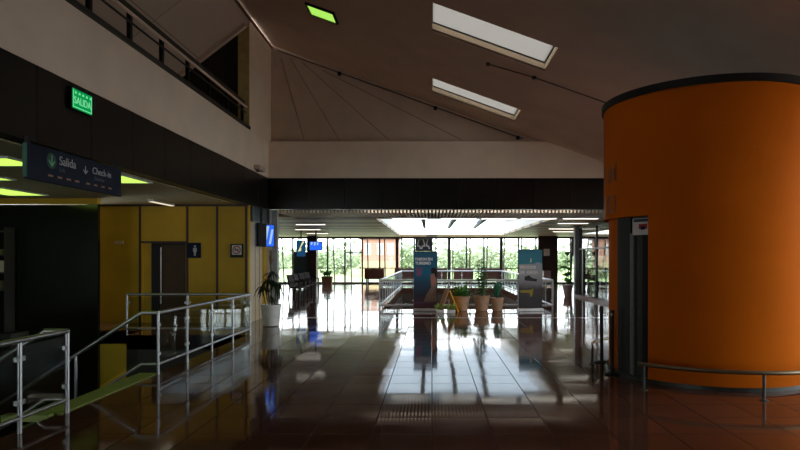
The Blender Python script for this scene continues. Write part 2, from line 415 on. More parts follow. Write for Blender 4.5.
# roof: right slope with skylight openings, left slope
SKY = [(10.85, 12.2), (15.4, 16.7), (6.3, 7.65), (1.75, 3.1)]
SX = (0.0, 2.3)
mb = MB(); Xs = [-4.8, 0, 2.3, 7.6]; Ys = sorted([-6.3, DF+.8]+[v for s in SKY for v in s])
for i in range(3):
    for j in range(len(Ys)-1):
        cy = (Ys[j]+Ys[j+1])/2
        if i == 1 and any(s[0] < cy < s[1] for s in SKY): continue
        a, b = Xs[i], Xs[i+1]
        v = [(a, Ys[j], zr(a)), (b, Ys[j], zr(b)), (b, Ys[j+1], zr(b)), (a, Ys[j+1], zr(a))]
        mb.poly(v, (0, 0, .04))
S('ceiling_roof_slope', mb, M['roof'])
for n, (y0, y1) in enumerate(SKY):
    w = MB(); t = .06; h = .23
    for (xa, xb, ya, yb) in ((SX[0]-t, SX[0], y0-t, y1+t), (SX[1], SX[1]+t, y0-t, y1+t), (SX[0], SX[1], y0-t, y0), (SX[0], SX[1], y1, y1+t)):
        w.poly([(xa, ya, zr(xa)+.004), (xb, ya, zr(xb)+.004), (xb, yb, zr(xb)+.004), (xa, yb, zr(xa)+.004)], (0, 0, h))
    wo = S('window_%d' % (60+n), w, M['well_pane'])
    f = MB(); e = .02
    za = .155
    for (xa, xb, ya, yb) in ((SX[0], SX[0]+e, y0, y1), (SX[1]-e, SX[1], y0, y1), (SX[0]+e, SX[1]-e, y0, y0+e), (SX[0]+e, SX[1]-e, y1-e, y1)):
        f.poly([(xa, ya, zr(xa)+za), (xb, ya, zr(xb)+za), (xb, yb, zr(xb)+za), (xa, yb, zr(xa)+za)], (0, 0, .03))
    f.build('skylight_frame', M['darkmatt'], wo)
    p = MB().poly([(SX[0], y0, zr(SX[0])+.185), (SX[1], y0, zr(SX[1])+.185), (SX[1], y1, zr(SX[1])+.185), (SX[0], y1, zr(SX[0])+.185)], (0, 0, .012))
    p.build('skylight_pane', M['sky_pane'], wo)
    if n < 2:
        wo['label'] = ['long frosted roof skylight nearer the lime lamp', 'long frosted roof skylight beside the gable'][n]
# left slope is built flat in its own space, then tilted
ls = MB().box(0, 5.7, -6.3, 15.81, 0, .12)
lo = S('ceiling_left_slope', ls, M['roofjoint']); lo.location = (-4.83, 0, 8.03); lo.rotation_euler = (0, PI-math.atan(.766), 0)
lo.location.z += .02
S('trim_ridge', MB().tube([(-4.74, -6.2, 7.93), (-4.74, DF+.25, 7.93)], .035), M['pipe'])
S('trim_gable_edge', MB().bar((-4.9, 15.70, 7.82), (-7.6, 15.70, 5.75), .12, .16), M['roof'])
GY0, GY1, GZ = 3.0, 16.8, 3.4
# right and back walls of the hall; both carry unseen glazing added for daylight
S('wall_right', MB().box(7.6, 7.8, -6.3, GY0, 0, 4.2).box(7.6, 7.8, GY0, GY1, GZ, 4.2).box(7.6, 7.8, GY1, DF+.6, 0, 4.2), M['white'])
S('wall_front', MB().box(-4.8, 7.8, -6.5, -6.3, 0, 8.3).box(-12.3, -4.8, -6.5, -6.3, 2.9, 8.3).box(-12.3, -11.5, -6.5, -6.3, -.3, 2.9).box(-5.6, -4.8, -6.5, -6.3, -.3, 2.9), M['white'])
k = 0; y = GY0
while y < GY1-.1:
    y2 = min(y+1.35, GY1)
    w = MB().box(7.62, 7.76, y, y+.07, 0, GZ).box(7.62, 7.76, y+.07, y2, 2.12, 2.2).box(7.62, 7.76, y+.07, y2, 0, .08)
    wo = S('window_%d' % (70+k), w, M['mullion'])  # unseen glazing added to light the parapet, floor and drum side
    MB().box(7.68, 7.69, y+.08, y2-.01, .08, GZ).build('pane', M['glass'], wo); y = y2; k += 1
for k in range(4):
    x = -11.5+1.475*k
    wo = S('window_%d' % (90+k), MB().box(x, x+.07, -6.46, -6.34, 0, 2.9).box(x+.07, x+1.475, -6.46, -6.34, 1.0, 1.06), M['mullion'])  # unseen windows added behind the camera to brighten the ochre wall
    MB().box(x+.08, x+1.465, -6.405, -6.395, 0, 2.9).build('pane', M['glass'], wo)

# left low area: ceiling, ochre wall with a recessed door, dark office front
S('ceiling_left', MB().box(-12.3, -5.105, -6.3, 15.9, 3.1, 3.2), M['ceilleft'])
yw = MB()
yw.box(-9.0, -7.60, 15.7, 15.85, 0, 3.098).box(-6.44, -4.80, 15.7, 15.85, 0, 3.098).box(-7.60, -6.44, 15.7, 15.85, 2.09, 3.098)
S('wall_left_ochre', yw, M['yellow'])
sm = MB()
for x in (-7.64, -6.40, -5.62, -4.86): sm.box(x-.03, x+.03, 15.69, 15.697, 0, 3.06)
sm.box(-9.0, -4.80, 15.66, 15.697, 3.05, 3.098).box(-7.64, -6.40, 15.69, 15.697, 2.09, 2.14)
S('trim_ochre_battens', sm, M['seam'])
d = S('door_1', MB().box(-7.16, -6.47, 15.84, 15.89, 0, 2.05), M['doorbrown'])
MB().box(-7.60, -7.38, 15.80, 15.90, 0, 2.09).build('side_panel', M['yellow'], d)
MB().box(-7.38, -7.17, 15.78, 15.90, 0, 2.09).box(-6.47, -6.44, 15.78, 15.90, 0, 2.09).box(-7.17, -6.47, 15.78, 15.90, 2.05, 2.09).build('door_frame', M['black'], d)
MB().tube([(-7.12, 15.76, .5), (-7.12, 15.76, 1.98)], .018).build('door_handle', M['aluminium'], d)
S('wall_left_return', MB().box(-4.94, -4.80, 15.86, 17.35, 0, 2.66), M['yellowpale'])
S('wall_left_return_ochre', MB().box(-4.90, -4.775, 17.0, 17.35, 0, 2.0), M['yellow'])
S('trim_return_joints', MB().box(-4.80, -4.795, 16.28, 16.30, 0, 2.66).box(-4.80, -4.795, 16.66, 16.68, 0, 2.66), M['seam'])
dg = S('wall_left_office', MB().box(-12.3, -7.8, 14.0, 14.1, -3.0, 2.94), M['officeglass'])
S('trim_office_head', MB().box(-12.3, -7.8, 13.98, 14.12, 2.96, 3.09), M['yellow'])
S('wall_left_far', MB().box(-12.5, -12.3, -6.3, 16.0, -3.0, 3.2), M['darkmatt'])
# stair going down to the left
st = MB(); SY0, SY1 = 6.62, 8.72
for i in range(16):
    x1 = -4.30-.28*i; st.box(x1-.28, x1, SY0, SY1, -.18*(i+1)-.18, -.18*(i+1))
S('staircase', st, M['stairs'])
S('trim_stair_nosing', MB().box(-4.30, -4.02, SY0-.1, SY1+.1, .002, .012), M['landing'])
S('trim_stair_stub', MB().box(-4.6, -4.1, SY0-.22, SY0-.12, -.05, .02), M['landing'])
S('wall_stair_stringer', MB().poly([(-4.10, SY1+.02, -.02), (-8.7, SY1+.02, -2.9), (-8.7, SY1+.02, -3.0), (-8.2, SY1+.02, -3.0), (-4.10, SY1+.02, -.4)], (0, .08, 0))
  .poly([(-4.10, SY0-.1, -.02), (-8.7, SY0-.1, -2.9), (-8.7, SY0-.1, -3.0), (-8.2, SY0-.1, -3.0), (-4.10, SY0-.1, -.4)], (0, .08, 0)), M['darkmatt'])

# far hall: low ceiling with the big skylight opening
LX, RX, BK = -11.0, 12.6, 40.0
SO = (-2.0, 4.35, 21.5, 38.9)
cm = MB()
for r in ((LX, RX, 20.6, SO[2]), (LX, SO[0], SO[2], SO[3]), (SO[1], RX, SO[2], SO[3]), (LX, RX, SO[3], BK+.2)): cm.box(*r, 3.10, 3.2)
S('ceiling_far', cm, M['ceil'])
S('hidden_fill_strip', MB().box(-2.0, 4.4, DF+.36, DF+.46, 3.21, 3.24), M['fillglow'])  # added emitter out of sight, front-lights the banners and plants
sl = MB(); x = -4.7
while x < 6.7:
    sl.box(x, x+.052, DF+.62, 20.55, 3.075, 3.16); x += .11
S('ceiling_slats', sl, M['slat'])
S('ceiling_slat_backing', MB().box(LX, RX, DF+.62, 20.6, 3.175, 3.2).box(LX, RX, DF+.3, DF+.62, 3.25, 3.28).box(LX, RX, DF+.6, DF+.62, 3.2, 3.25), M['seam'])
S('trim_slat_edge', MB().box(-4.7, 6.7, 20.55, 20.6, 3.06, 3.174), M['bench'])
S('trim_skylight_curb', MB().box(SO[0]-.08, SO[0], SO[2]-.08, SO[3]+.08, 3.2, 3.5).box(SO[1], SO[1]+.08, SO[2]-.08, SO[3]+.08, 3.2, 3.5)
  .box(SO[0], SO[1], SO[3], SO[3]+.08, 3.2, 3.26).box(SO[0], SO[1], SO[2]-.08, SO[2], 3.2, 3.5), M['slat'])
for n, (xa, xb) in enumerate(((-.33, -.46), (.87, 1.05), (2.0, 2.66))):
    o = S('beam', MB().bar((xa, 21.5, 3.22), (xb, 38.0, 3.62), .16, .16), M['beamgrey'])
wo = S('window_80', MB().bar((SO[0], SO[2]-.05, 3.52), (SO[0], SO[3]+.05, 4.02), .06, .06).bar((SO[1], SO[2]-.05, 3.52), (SO[1], SO[3]+.05, 4.02), .06, .06), M['aluminium'])
MB().poly([(SO[0]-.07, SO[2]-.07, 3.52), (SO[1]+.07, SO[2]-.07, 3.52), (SO[1]+.07, SO[3]+.07, 4.02), (SO[0]-.07, SO[3]+.07, 4.02)], (0, 0, .02)).build('skylight_pane', M['skyglass'], wo)
S('trim_skylight_side', MB().poly([(SO[0]-.08, SO[2]-.08, 3.5), (SO[0]-.08, SO[3]+.08, 3.5), (SO[0]-.08, SO[3]+.08, 4.0)], (.02, 0, 0)).poly([(SO[1]+.06, SO[2]-.08, 3.5), (SO[1]+.06, SO[3]+.08, 3.5), (SO[1]+.06, SO[3]+.08, 4.0)], (.02, 0, 0)), M['slat'])
# side and end walls of the far hall
S('wall_far_left', MB().box(LX-.2, LX, DF, BK+.2, 0, 3.2), M['lightpillar'])
S('wall_far_right', MB().box(RX, RX+.2, DF+.3, BK+.2, 0, 3.2), M['lightpillar'])
S('wall_far_left_front', MB().box(LX, -5.0, DF+.2, DF+.3, 0, 3.1), M['lightpillar'])
S('wall_far_right_front', MB().box(6.72, RX, DF+.1, DF+.3, 0, 3.1), M['lightpillar'])
S('pillar', MB().box(-4.79, -4.68, 17.40, 17.66, 0, 3.08), M['lightpillar'])
S('pillar.001', MB().box(-4.68, -4.52, 17.5, 17.72, 0, 3.08), M['greypillar'])
S('pillar.002', MB().box(6.42, 6.72, 26.9, 27.2, 0, 3.1), M['greypillar'])
S('pillar.003', MB().box(-8.05, -7.45, 38.6, 39.2, 0, 3.1), M['mullion'])
S('wall_back_teal', MB().box(-8.95, -8.05, 38.8, 38.95, .3, 2.1), M['teal'])
S('wall_back_brown', MB().box(6.78, 8.0, 38.2, 38.5, 0, 3.1), M['doorpanel'])
# window wall: one window per bay
MOD = 1.157; X0 = -5.80
glass_bays = []
n = 0
for k in range(-5, 16):
    xa = X0+MOD*k; xb = xa+MOD
    if xa > RX-.2: break
    wide = k in (3, 6, 9)
    f = MB(); hw = .10 if wide else .05
    f.box(xa-hw, xa+hw, BK-.06, BK+.06, 0, 2.98)
    f.box(xa, xb, BK-.07, BK+.07, 2.98, 3.1).box(xa, xb, BK-.04, BK+.04, 0, .10)
    if k == 0: f.box(xa+.05, xb-.05, BK-.05, BK+.05, 2.02, 2.10)
    else: f.box(xa, xb, BK-.035, BK+.035, 1.0, 1.06)
    n += 1
    o = S('window_%d' % n, f, M['mullionred'] if k in (2, 3) else M['mullion'])
    MB().box(xa+hw, xb-.05, BK-.006, BK+.006, .1, 2.98).build('pane', M['glass'], o)
    if k == 0: MB().box(xb-.18, xb-.10, BK-.10, BK-.05, .95, 1.15).build('door_handle', M['black'], o)
    if k in (13, 14, 15): MB().box(xa+.05, xb-.05, BK-.10, BK-.08, 1.85, 2.98).build('roller_shade', M['shade'], o)
# right glass partition
for j in range(3):
    ya = 17.95+2.98*j; yb = ya+2.98; n += 1
    f = MB().box(6.54, 6.62, ya, ya+.07, 0, 3.1).box(6.54, 6.62, ya, yb, 0, .10).box(6.54, 6.62, ya, yb, 3.0, 3.1).box(6.55, 6.61, ya, yb, 2.06, 2.12)
    if j == 2: f.box(6.53, 6.63, yb-.95, yb-.75, 0, 2.1)
    o = S('window_%d' % n, f, M['mullion'])
    MB().box(6.575, 6.585, ya+.07, yb, .1, 3.0).build('pane', M['glass'], o)
S('trim_partition_curb', MB().box(6.35, 6.53, 18.0, 26.9, 0, .10), M['bench'])

# orange drum holding the elevator
DC = (4.074, 9.004); DR = 1.44; RI = 1.365
def hit(px, r):
    dx = (px-CX)/FX; a = dx*dx+1; b = -2*(dx*DC[0]+DC[1]); c = DC[0]**2+DC[1]**2-r*r
    q = b*b-4*a*c; t = (-b-math.sqrt(max(0, q)))/(2*a)
    return math.atan2(t-DC[1], dx*t-DC[0])
A1 = hit(648, DR)                    # right edge of the opening
if A1 < 0: A1 += 2*PI
A0 = math.atan2(-DC[1], -DC[0]) % (2*PI)
A_open = 2.42                        # far edge of the opening, out of sight behind the curve
drum = MB()
drum.arc(DC, .2, DR, 0, 2*PI-.0001, 2.28, 3.93, n=96)
drum_wall = S('wall_drum', drum, M['orange'])
S('wall_drum_lower', MB().arc(DC, RI-.02, DR, A1, A_open+2*PI, .06, 2.28, n=80), M['orange'])
aj = hit(617.5, RI) % (2*PI)
S('wall_drum_jamb', MB().arc(DC, 1.0, RI, A_open, aj, .06, 2.278, n=24), M['orange'])
S('trim_drum_rim', MB().arc(DC, .2, DR+.03, 0, 2*PI-.0001, 3.93, 4.03, n=96), M['black'])
S('trim_drum_skirting', MB().arc(DC, 1.0, DR-.03, 0, 2*PI-.0001, 0, .06, n=96), M['steeldark'])
am = hit(632.5, RI) % (2*PI)
d2 = S('door_2', MB().arc(DC, 1.0, RI-.02, am, A1, .06, 2.278, n=10), M['steeldark'])
MB().arc(DC, 1.0, RI, aj, am-.03, .06, 2.278, n=10).build('door_frame', M['black'], d2)
MB().arc(DC, 1.0, RI+.01, am-.03, am+.02, .06, 2.05, n=3).build('door_edge', M['dooredge'], d2)
MB().arc(DC, 1.0, RI+.005, A1-.10, A1, .06, 2.05, n=3).build('door_jamb', M['black'], d2)

# outside: lawn, paving, bushes and trees, a pink house
S('lawn', MB().box(-120, 160, 44, 400, -.3, -.1), M['lawn'])
S('pavement', MB().box(-60, 80, 40.2, 44, -.3, -.05), M['pave'])
S('ground_right_bounce', MB().box(7.81, 30, -8, 17, -.3, -.05), M['pave'])  # unseen paving outside the added glazing, pale to bounce skylight onto the roof

# ================================================================== THINGS
# --- roof lamp and left troffers
def troffer(label, x0, x1, y0, y1, lampmat):
    t = thing('ceiling_lamp', label, 'lamp', ((x0+x1)/2, (y0+y1)/2, 3.1), group='ceiling lamps in the low left ceiling')
    w, h = (x1-x0)/2, (y1-y0)/2
    f = MB(); e = .04
    f.box(-w-e, w+e, -h-e, -h, -.03, -.002).box(-w-e, w+e, h, h+e, -.03, -.002).box(-w-e, -w, -h, h, -.03, -.002).box(w, w+e, -h, h, -.03, -.002)
    f.build('lamp_frame', M['aluminium'], t)
    MB().box(-w, w, -h, h, -.022, -.004).build('diffuser', lampmat, t)
    return t
troffer('lime lit ceiling panel above the dark office glass', -9.3, -8.5, 11.7, 13.2, M['lime'])
troffer('lime lit ceiling panel left of the hanging blue sign', -6.5, -5.85, 8.25, 8.95, M['lime'])
troffer('lime lit ceiling panel showing past the right end of the hanging blue sign', -5.75, -5.17, 9.45, 11.0, M['lime'])
troffer('lime lit ceiling panel half hidden behind the hanging blue sign', -8.0, -7.4, 9.6, 10.6, M['lime'])
t = thing('ceiling_tube_lamp', 'thin dim white strip fixture above the ochre wall', 'lamp', (-6.7, 14.9, 3.1))
MB().box(-.06, .06, -.6, .6, -.05, -.003).build('housing', M['aluminium'], t)
MB().box(-.05, .05, -.58, .58, -.062, -.051).build('tube', M['tubedim'], t)
# roof lamp sits square to the slope
t = thing('roof_lamp', 'square lime lit lamp in the sloping roof', 'lamp', (-2.46, 13.47, zr(-2.46)-.002)); t.rotation_euler = (0, math.atan(.36), 0)
MB().box(-.34, .34, -.31, -.27, -.05, -.002).box(-.34, .34, .27, .31, -.05, -.002).box(-.34, -.30, -.27, .27, -.05, -.002).box(.30, .34, -.27, .27, -.05, -.002).build('lamp_frame', M['black'], t)
MB().box(-.30, .30, -.27, .27, -.03, -.004).build('diffuser', M['limehall'], t)
# --- railings with glass
def post_mb(x, y, z0, z1): return MB().tube([(x, y, z0), (x, y, z1)], .022, 12)
def railing(name, label, pts, posts, top=.90, low=.15, extra=None, clampmat=None, glass=M['railglass'], metal=M['steel'], rt=.028):
    """pts: straight run a->b; posts: fractions"""
    a, b = Vector(pts[0]), Vector(pts[1]); t = thing(name, label, 'railing', (a.x, a.y, 0), group='steel and glass railings'); L = (b-a)
    P = [L*f for f in posts]
    topline = [(L*posts[0]), (L*posts[-1])]
    pre = extra or []
    MB().tube([(p[0], p[1], p[2]) for p in [(q.x, q.y, top) for q in topline]], rt, 12).build('top_rail', metal, t)
    MB().tube([(q.x, q.y, low) for q in topline], rt*.8, 12).build('bottom_rail', metal, t)
    dirn = L.normalized()
    for i, p in enumerate(P):
        po = post_mb(p.x, p.y, 0, top-.01).build('post', metal, t)
        for z in (.30, .72):
            for s in ([1] if i == 0 else [-1] if i == len(P)-1 else [-1, 1]):
                q = p+dirn*(.045*s); MB().bar((p.x+dirn.x*.015*s, p.y+dirn.y*.015*s, z), (q.x+dirn.x*.02*s, q.y+dirn.y*.02*s, z), .03, .045).build('glass_clamp', metal, po)
    for i in range(len(P)-1):
        p, q = P[i]+dirn*.05, P[i+1]-dirn*.05
        MB().bar((p.x, p.y, (.2+top-.06)/2), (q.x, q.y, (.2+top-.06)/2), .010, top-.26).build('glass_panel', glass, t)
    return t
def stair_rail(t, y_local, sgn_end=1):
    """handrail that turns off the end post and follows the stair down"""
    p = [(0, y_local, .90), (-.24, y_local, .90)]; q = [(0, y_local, .15), (-.24, y_local, .15)]
    for i in range(1, 8):
        x = -.24-.6*i; p.append((x, y_local, .90-.386*i)); q.append((x, y_local, .15-.386*i))
    MB().tube(p, .026, 12).build('stair_handrail', M['steel'], t)
    MB().tube(q, .020, 12).build('stair_lower_rail', M['steel'], t)
    for x in (-1.2, -2.4, -3.6):
        z = .9+(x+.24)*.643
        po = post_mb(x, y_local, z-1.0, z).build('post', M['steel'], t)
    for (xa, xb) in ((-.30, -1.15), (-1.25, -2.35), (-2.45, -3.55)):
        za, zb = .84+(xa+.24)*.643, .84+(xb+.24)*.643
        MB().poly([(xa, y_local-.005, za), (xb, y_local-.005, zb), (xb, y_local-.005, zb-.62), (xa, y_local-.005, za-.62)], (0, .01, 0)).build('glass_panel', M['railglass'], t)
def fr(vals, a, b): return [(v-a)/(b-a) for v in vals]
XR = -4.0
t = railing('glass_railing', 'steel and glass railing along the hall side of the stairwell', ((XR, 8.76, 0), (XR, 13.2, 0)), fr((8.76, 9.8, 10.9, 12.05, 13.2), 8.76, 13.2))
stair_rail(t, 0)
t = railing('glass_railing', 'short steel and glass railing before the stair, two close posts at its end', ((XR, 6.58, 0), (XR, 3.4, 0)), fr((6.58, 5.82, 4.6, 3.4), 6.58, 3.4))
stair_rail(t, 0)
railing('glass_railing', 'steel and glass railing crossing in front of the ochre wall and brown door', ((-6.72, 13.22, 0), (-4.05, 13.22, 0)), (0, .5, .985))
# balcony rail over the white parapet
t = thing('balcony_railing', 'dark railing on top of the white parapet with two pipes', 'railing', (-4.93, 0, 5.15))
for i in range(19):
    y = -5.3+1.16*i
    if y < 15.6: MB().box(-.03, .03, y-.04, y+.04, 0, .62).build('post', M['black'], t)
MB().box(-.035, .035, -6.2, 15.7, .58, .66).build('top_rail', M['darkmatt'], t)
MB().tube([(.07, -6.2, .50), (.07, 15.7, .50)], .03).build('pipe', M['roof'], t)
MB().tube([(.06, -6.2, .36), (.06, 15.7, .36)], .02).build('pipe', M['darkmatt'], t)
# void railing in the far hall
VH = HOLE
def vrail(label, a, b, npost):
    return railing('void_railing', label, ((*a, 0), (*b, 0)), [i/(npost-1) for i in range(npost)], top=.96, low=.14, metal=M['whitemetal'], glass=M['glass'], rt=.04)
ox, oy = .08, .1
vrail('pale metal railing along the near edge of the floor opening, behind the banners', (VH[0]-ox, VH[2]-oy), (VH[1]+ox, VH[2]-oy), 6)
vrail('pale metal railing along the far edge of the floor opening', (VH[0]-ox, VH[3]+oy), (VH[1]+ox, VH[3]+oy), 6)
vrail('pale metal railing running away along the left edge of the floor opening', (VH[0]-ox, VH[2]), (VH[0]-ox, VH[3]), 13)
vrail('pale metal railing running away along the right edge of the floor opening', (VH[1]+ox, VH[2]), (VH[1]+ox, VH[3]), 13)
for o in C.objects:
    if o.name.startswith('void_railing'): o['group'] = 'railings round the floor opening'

# --- hanging direction sign
t = thing('hanging_sign', 'dark blue hanging sign reading Salida and Check-in with arrows', 'sign', (-4.62, 7.8, 2.6))
MB().box(.01, .05, -1.03, 1.03, 0, .41).build('panel', M['navy'], t, bevel=.006)
MB().box(-.02, .02, -.97, -.93, .41, .50).build('hanger', M['black'], t)
MB().box(-.02, .02, .93, .97, .41, .50).build('hanger', M['black'], t)
MB().box(.008, .052, -1.045, -1.03, .02, .40).build('end_cap', pbr('green_edge', (.03, .16, .09), .4), t)
XF = .051
def disc(cy, cz, r, th=.004, n=32):
    m = MB(); m.poly([(XF, cy+r*math.cos(2*PI*k/n), cz+r*math.sin(2*PI*k/n)) for k in range(n)], (th, 0, 0)); return m
def arrow(cy, cz, h, w, th=.006):
    m = MB(); m.box(XF+.004, XF+.004+th, cy-h*.06, cy+h*.06, cz-h*.5, cz+h*.5)
    for s in (-1, 1): m.poly([(XF+.004, cy, cz-h*.5), (XF+.004, cy+s*w*.5, cz-h*.08), (XF+.004, cy+s*w*.5, cz+h*.07), (XF+.004, cy, cz-h*.33)], (th, 0, 0))
    return m
disc(-.60, .265, .095).build('green_disc', M['signgreen'], t, label='round green patch on the sign')
arrow(-.60, .265, .14, .11).build('arrow', M['signgreenarrow'], t)
arrow(.10, .255, .11, .10).build('arrow', M['signgrey'], t)
text('lettering', 'Salida', .155, M['signgrey'], mat_facing((XF, -.45, .29), (0, 1, 0)), t)
text('lettering', 'Exit', .075, M['signdim'], mat_facing((XF, -.45, .185), (0, 1, 0)), t)
text('lettering', 'Check-in', .13, M['signgrey'], mat_facing((XF, .27, .275), (0, 1, 0)), t)
text('lettering', 'Check-in', .07, M['signdim'], mat_facing((XF, .30, .175), (0, 1, 0)), t)
m = MB()
for k in range(4): m.box(XF, XF+.003, -.66+.18*k, -.57+.18*k, .075, .098)
for k in range(4): m.box(XF, XF+.003, .13+.18*k, .21+.18*k, .075, .098)
m.build('dash_strip', M['signorange'], t)
# --- lit exit sign on the fascia
t = thing('exit_sign', 'small lit green exit sign reading SALIDA on the black fascia', 'sign', (-4.79, 8.13, 3.67))
MB().box(0, .05, -.24, .24, 0, .29).build('housing', M['black'], t)
MB().box(.051, .056, -.225, .225, .015, .275).build('lit_face', M['exitgreen'], t)
text('lettering', 'SALIDA', .14, M['exitpale'], mat_facing((.057, 0, .125), (0, 1, 0)), t, 'CENTER', xs=.85)
m = MB()
for k in range(5): m.box(.056, .06, -.175+.085*k, -.14+.085*k, .215, .245)
m.box(.056, .06, -.21, .21, .03, .042).box(.056, .06, -.215, -.205, .03, .26).box(.056, .06, .205, .215, .03, .26)
m.build('pictogram', M['exitpale'], t)
MB().box(-.0, .06, .26, .31, .12, .26).build('bracket', M['darkmatt'], t)
# small beige box on the left wall near the corner
t = thing('wall_spotlight', 'small beige box light on the white parapet near the corner', 'lamp', (-4.79, 16.4, 4.06))
MB().box(0, .16, -.28, .28, .03, .15).build('housing', M['gable'], t, bevel=.01)
MB().box(0, .05, -.05, .05, 0, .03).build('bracket', M['darkmatt'], t)
# --- toilet and no smoking signs on the ochre wall
t = thing('toilet_sign', 'square navy toilet sign with a white standing figure', 'sign', (-6.22, 15.69, 1.70))
MB().box(-.18, .18, -.025, 0, 0, .40).build('panel', M['navy'], t, bevel=.005)
m = MB()
m.poly([(.03+.028*math.cos(2*PI*k/16), -.029, .305+.028*math.sin(2*PI*k/16)) for k in range(16)], (0, .004, 0))
m.poly([(-.02, -.029, .265), (.08, -.029, .265), (.075, -.029, .16), (.055, -.029, .15), (.05, -.029, .06), (.01, -.029, .06), (.005, -.029, .15), (-.015, -.029, .16)], (0, .004, 0))
m.build('figure', M['signgrey'], t)
t = thing('no_smoking_sign', 'small framed no smoking sign on the ochre wall', 'sign', (-5.10, 15.69, 1.71))
MB().box(-.17, .17, -.02, 0, 0, .36).build('sign_frame', M['black'], t)
MB().box(-.125, .125, -.024, -.02, .075, .325).build('panel', M['paper'], t)
m = MB(); n_ = 24
for k in range(n_):
    a0, a1 = 2*PI*k/n_, 2*PI*(k+1)/n_
    m.poly([(.085*math.cos(a0), -.029, .20+.085*math.sin(a0)), (.085*math.cos(a1), -.029, .20+.085*math.sin(a1)), (.108*math.cos(a1), -.029, .20+.108*math.sin(a1)), (.108*math.cos(a0), -.029, .20+.108*math.sin(a0))], (0, .004, 0))
m.bar((-.07, -.027, .27), (.07, -.027, .13), .006, .022, up=(0, 0, 1))
m.build('prohibition_ring', M['red'], t)
MB().box(-.06, .045, -.027, -.024, .188, .212).box(.05, .065, -.027, -.024, .188, .212).build('cigarette', M['black'], t)
t = tag(MB().box(-.12, .12, -.03, 0, 0, .09).build('wall_plate', M['yellowpale'], loc=(-8.18, 15.695, 2.06), bevel=.01), 'little pale plate high on the ochre wall left of the door', 'plate')
# --- shop fascia and two flag screens by the ochre return wall
t = thing('shop_fascia', 'slate blue shop fascia over the pale return wall', 'sign', (-4.80, 16.55, 2.68))
MB().box(-.12, .06, -.67, .78, 0, .40).build('panel', M['shopblue'], t)
text('lettering', 'INFORMES', .17, M['signdim'], mat_facing((.062, -.52, .2), (0, 1, 0)), t)
def screen(name, label, loc, rz, w, h, mat, strokes=None, smat=None):
    t = thing(name, label, 'screen', loc, rz, group='hanging screens')
    MB().box(-w/2-.02, w/2+.02, -.02, .05, -.02, h+.02).build('bezel', M['black'], t)
    MB().box(-w/2, w/2, -.026, -.021, 0, h).build('display', mat, t)
    MB().box(-.03, .03, .0, .04, h+.02, 3.1-loc[2]-.002).build('hanger', M['black'], t)
    if strokes:
        m = MB()
        for p in strokes: m.poly([(x*w-w/2, -.03, z*h) for x, z in p], (0, .003, 0))
        m.build('picture', smat, t)
    return t
zig = [[(.08, .62), (.2, .62), (.26, .95), (.12, .95)], [(.36, .55), (.46, .55), (.52, .95), (.38, .95)], [(.6, .6), (.7, .6), (.76, .92), (.63, .92)]]
screen('hanging_screen', 'bright blue screen hanging in front of the dark column', (-5.85, 30.2, 2.10), R(-8), .62, .42, M['screenblue'], zig, M['screenpale'])
screen('hanging_screen', 'dark teal screen with a yellow slash left of the bright blue screen', (-6.55, 30.0, 1.78), R(10), .42, .78, M['screendark'], [[(.3, .5), (.45, .55), (.9, .95), (.7, .98)], [(.15, .30), (.5, .36), (.55, .55), (.3, .5)]], M['screenyellow'])
screen('hanging_screen', 'pale blue upright screen beside the light pillar', (-4.62, 16.95, 2.03), R(35), .30, .60, M['screenblue'], [[(.05, .3), (.3, .3), (.55, .95), (.3, .95)], [(.5, .1), (.7, .1), (.95, .8), (.75, .8)], [(.1, .02), (.25, .02), (.3, .2), (.15, .2)]], M['screenpale'])
screen('hanging_screen', 'black upright screen seen edge on by the pale return wall', (-4.655, 16.42, 2.03), R(72), .34, .60, M['black'])

# --- roll-up banners
def banner(label, loc, rz, w, h, mat):
    t = thing('rollup_banner', label, 'banner', loc, rz)
    MB().box(-w/2-.02, w/2+.02, -.10, .10, .0, .09).build('banner_base', M['aluminium'], t, bevel=.015)
    MB().box(-w/2, w/2, -.004, .0, .08, h).build('printed_sheet', mat, t)
    MB().box(-w/2-.01, w/2+.01, -.012, .012, h, h+.03).build('top_bar', M['black'], t)
    MB().tube([(0, .03, .08), (0, .03, h)], .012).build('pole', M['black'], t)
    return t
t = banner('teal roll-up banner with two lines of white words and a woman in a long dress', (-.21, 19.2, 0), R(0), .76, 1.88, M['banner1'])
Y = -.010
text('lettering', 'PASION', .125, M['printwhite'], mat_facing((-.33, Y, 1.66), (1, 0, 0)), t, depth=.001, xs=.85)
text('lettering', 'EN', .125, M['printwhite'], mat_facing((.07, Y, 1.66), (1, 0, 0)), t, depth=.001)
text('lettering', 'TURISMO', .125, M['printwhite'], mat_facing((-.33, Y, 1.53), (1, 0, 0)), t, depth=.001, xs=.95)
MB().poly([(-.31, Y, 1.40), (-.10, Y, 1.40), (-.12, Y, 1.12), (-.30, Y, 1.12)], (0, .003, 0)).build('printed_patch', M['mauve'], t)
fg = MB().poly([(.16, Y, 1.16), (.22, Y, 1.20), (.33, Y, 1.18), (.36, Y, .90), (.30, Y, .74), (.20, Y, .76), (.17, Y, .95)], (0, .003, 0)).build('printed_figure', M['skin'], t)
MB().poly([(.19, Y-.002, 1.22), (.17, Y-.002, 1.33), (.23, Y-.002, 1.40), (.33, Y-.002, 1.38), (.37, Y-.002, 1.28), (.36, Y-.002, 1.05), (.31, Y-.002, 1.10), (.29, Y-.002, 1.2)], (0, .003, 0)).build('printed_hair', M['hair'], fg)
MB().poly([(.20, Y-.002, .80), (.33, Y-.002, .80), (.37, Y-.002, .45), (.36, Y-.002, .30), (-.06, Y-.002, .30), (.04, Y-.002, .55)], (0, .003, 0)).build('printed_dress', M['dress'], fg)
MB().box(-.34, .34, Y, Y+.003, .26, .275).build('printed_line', M['mauve'], t)
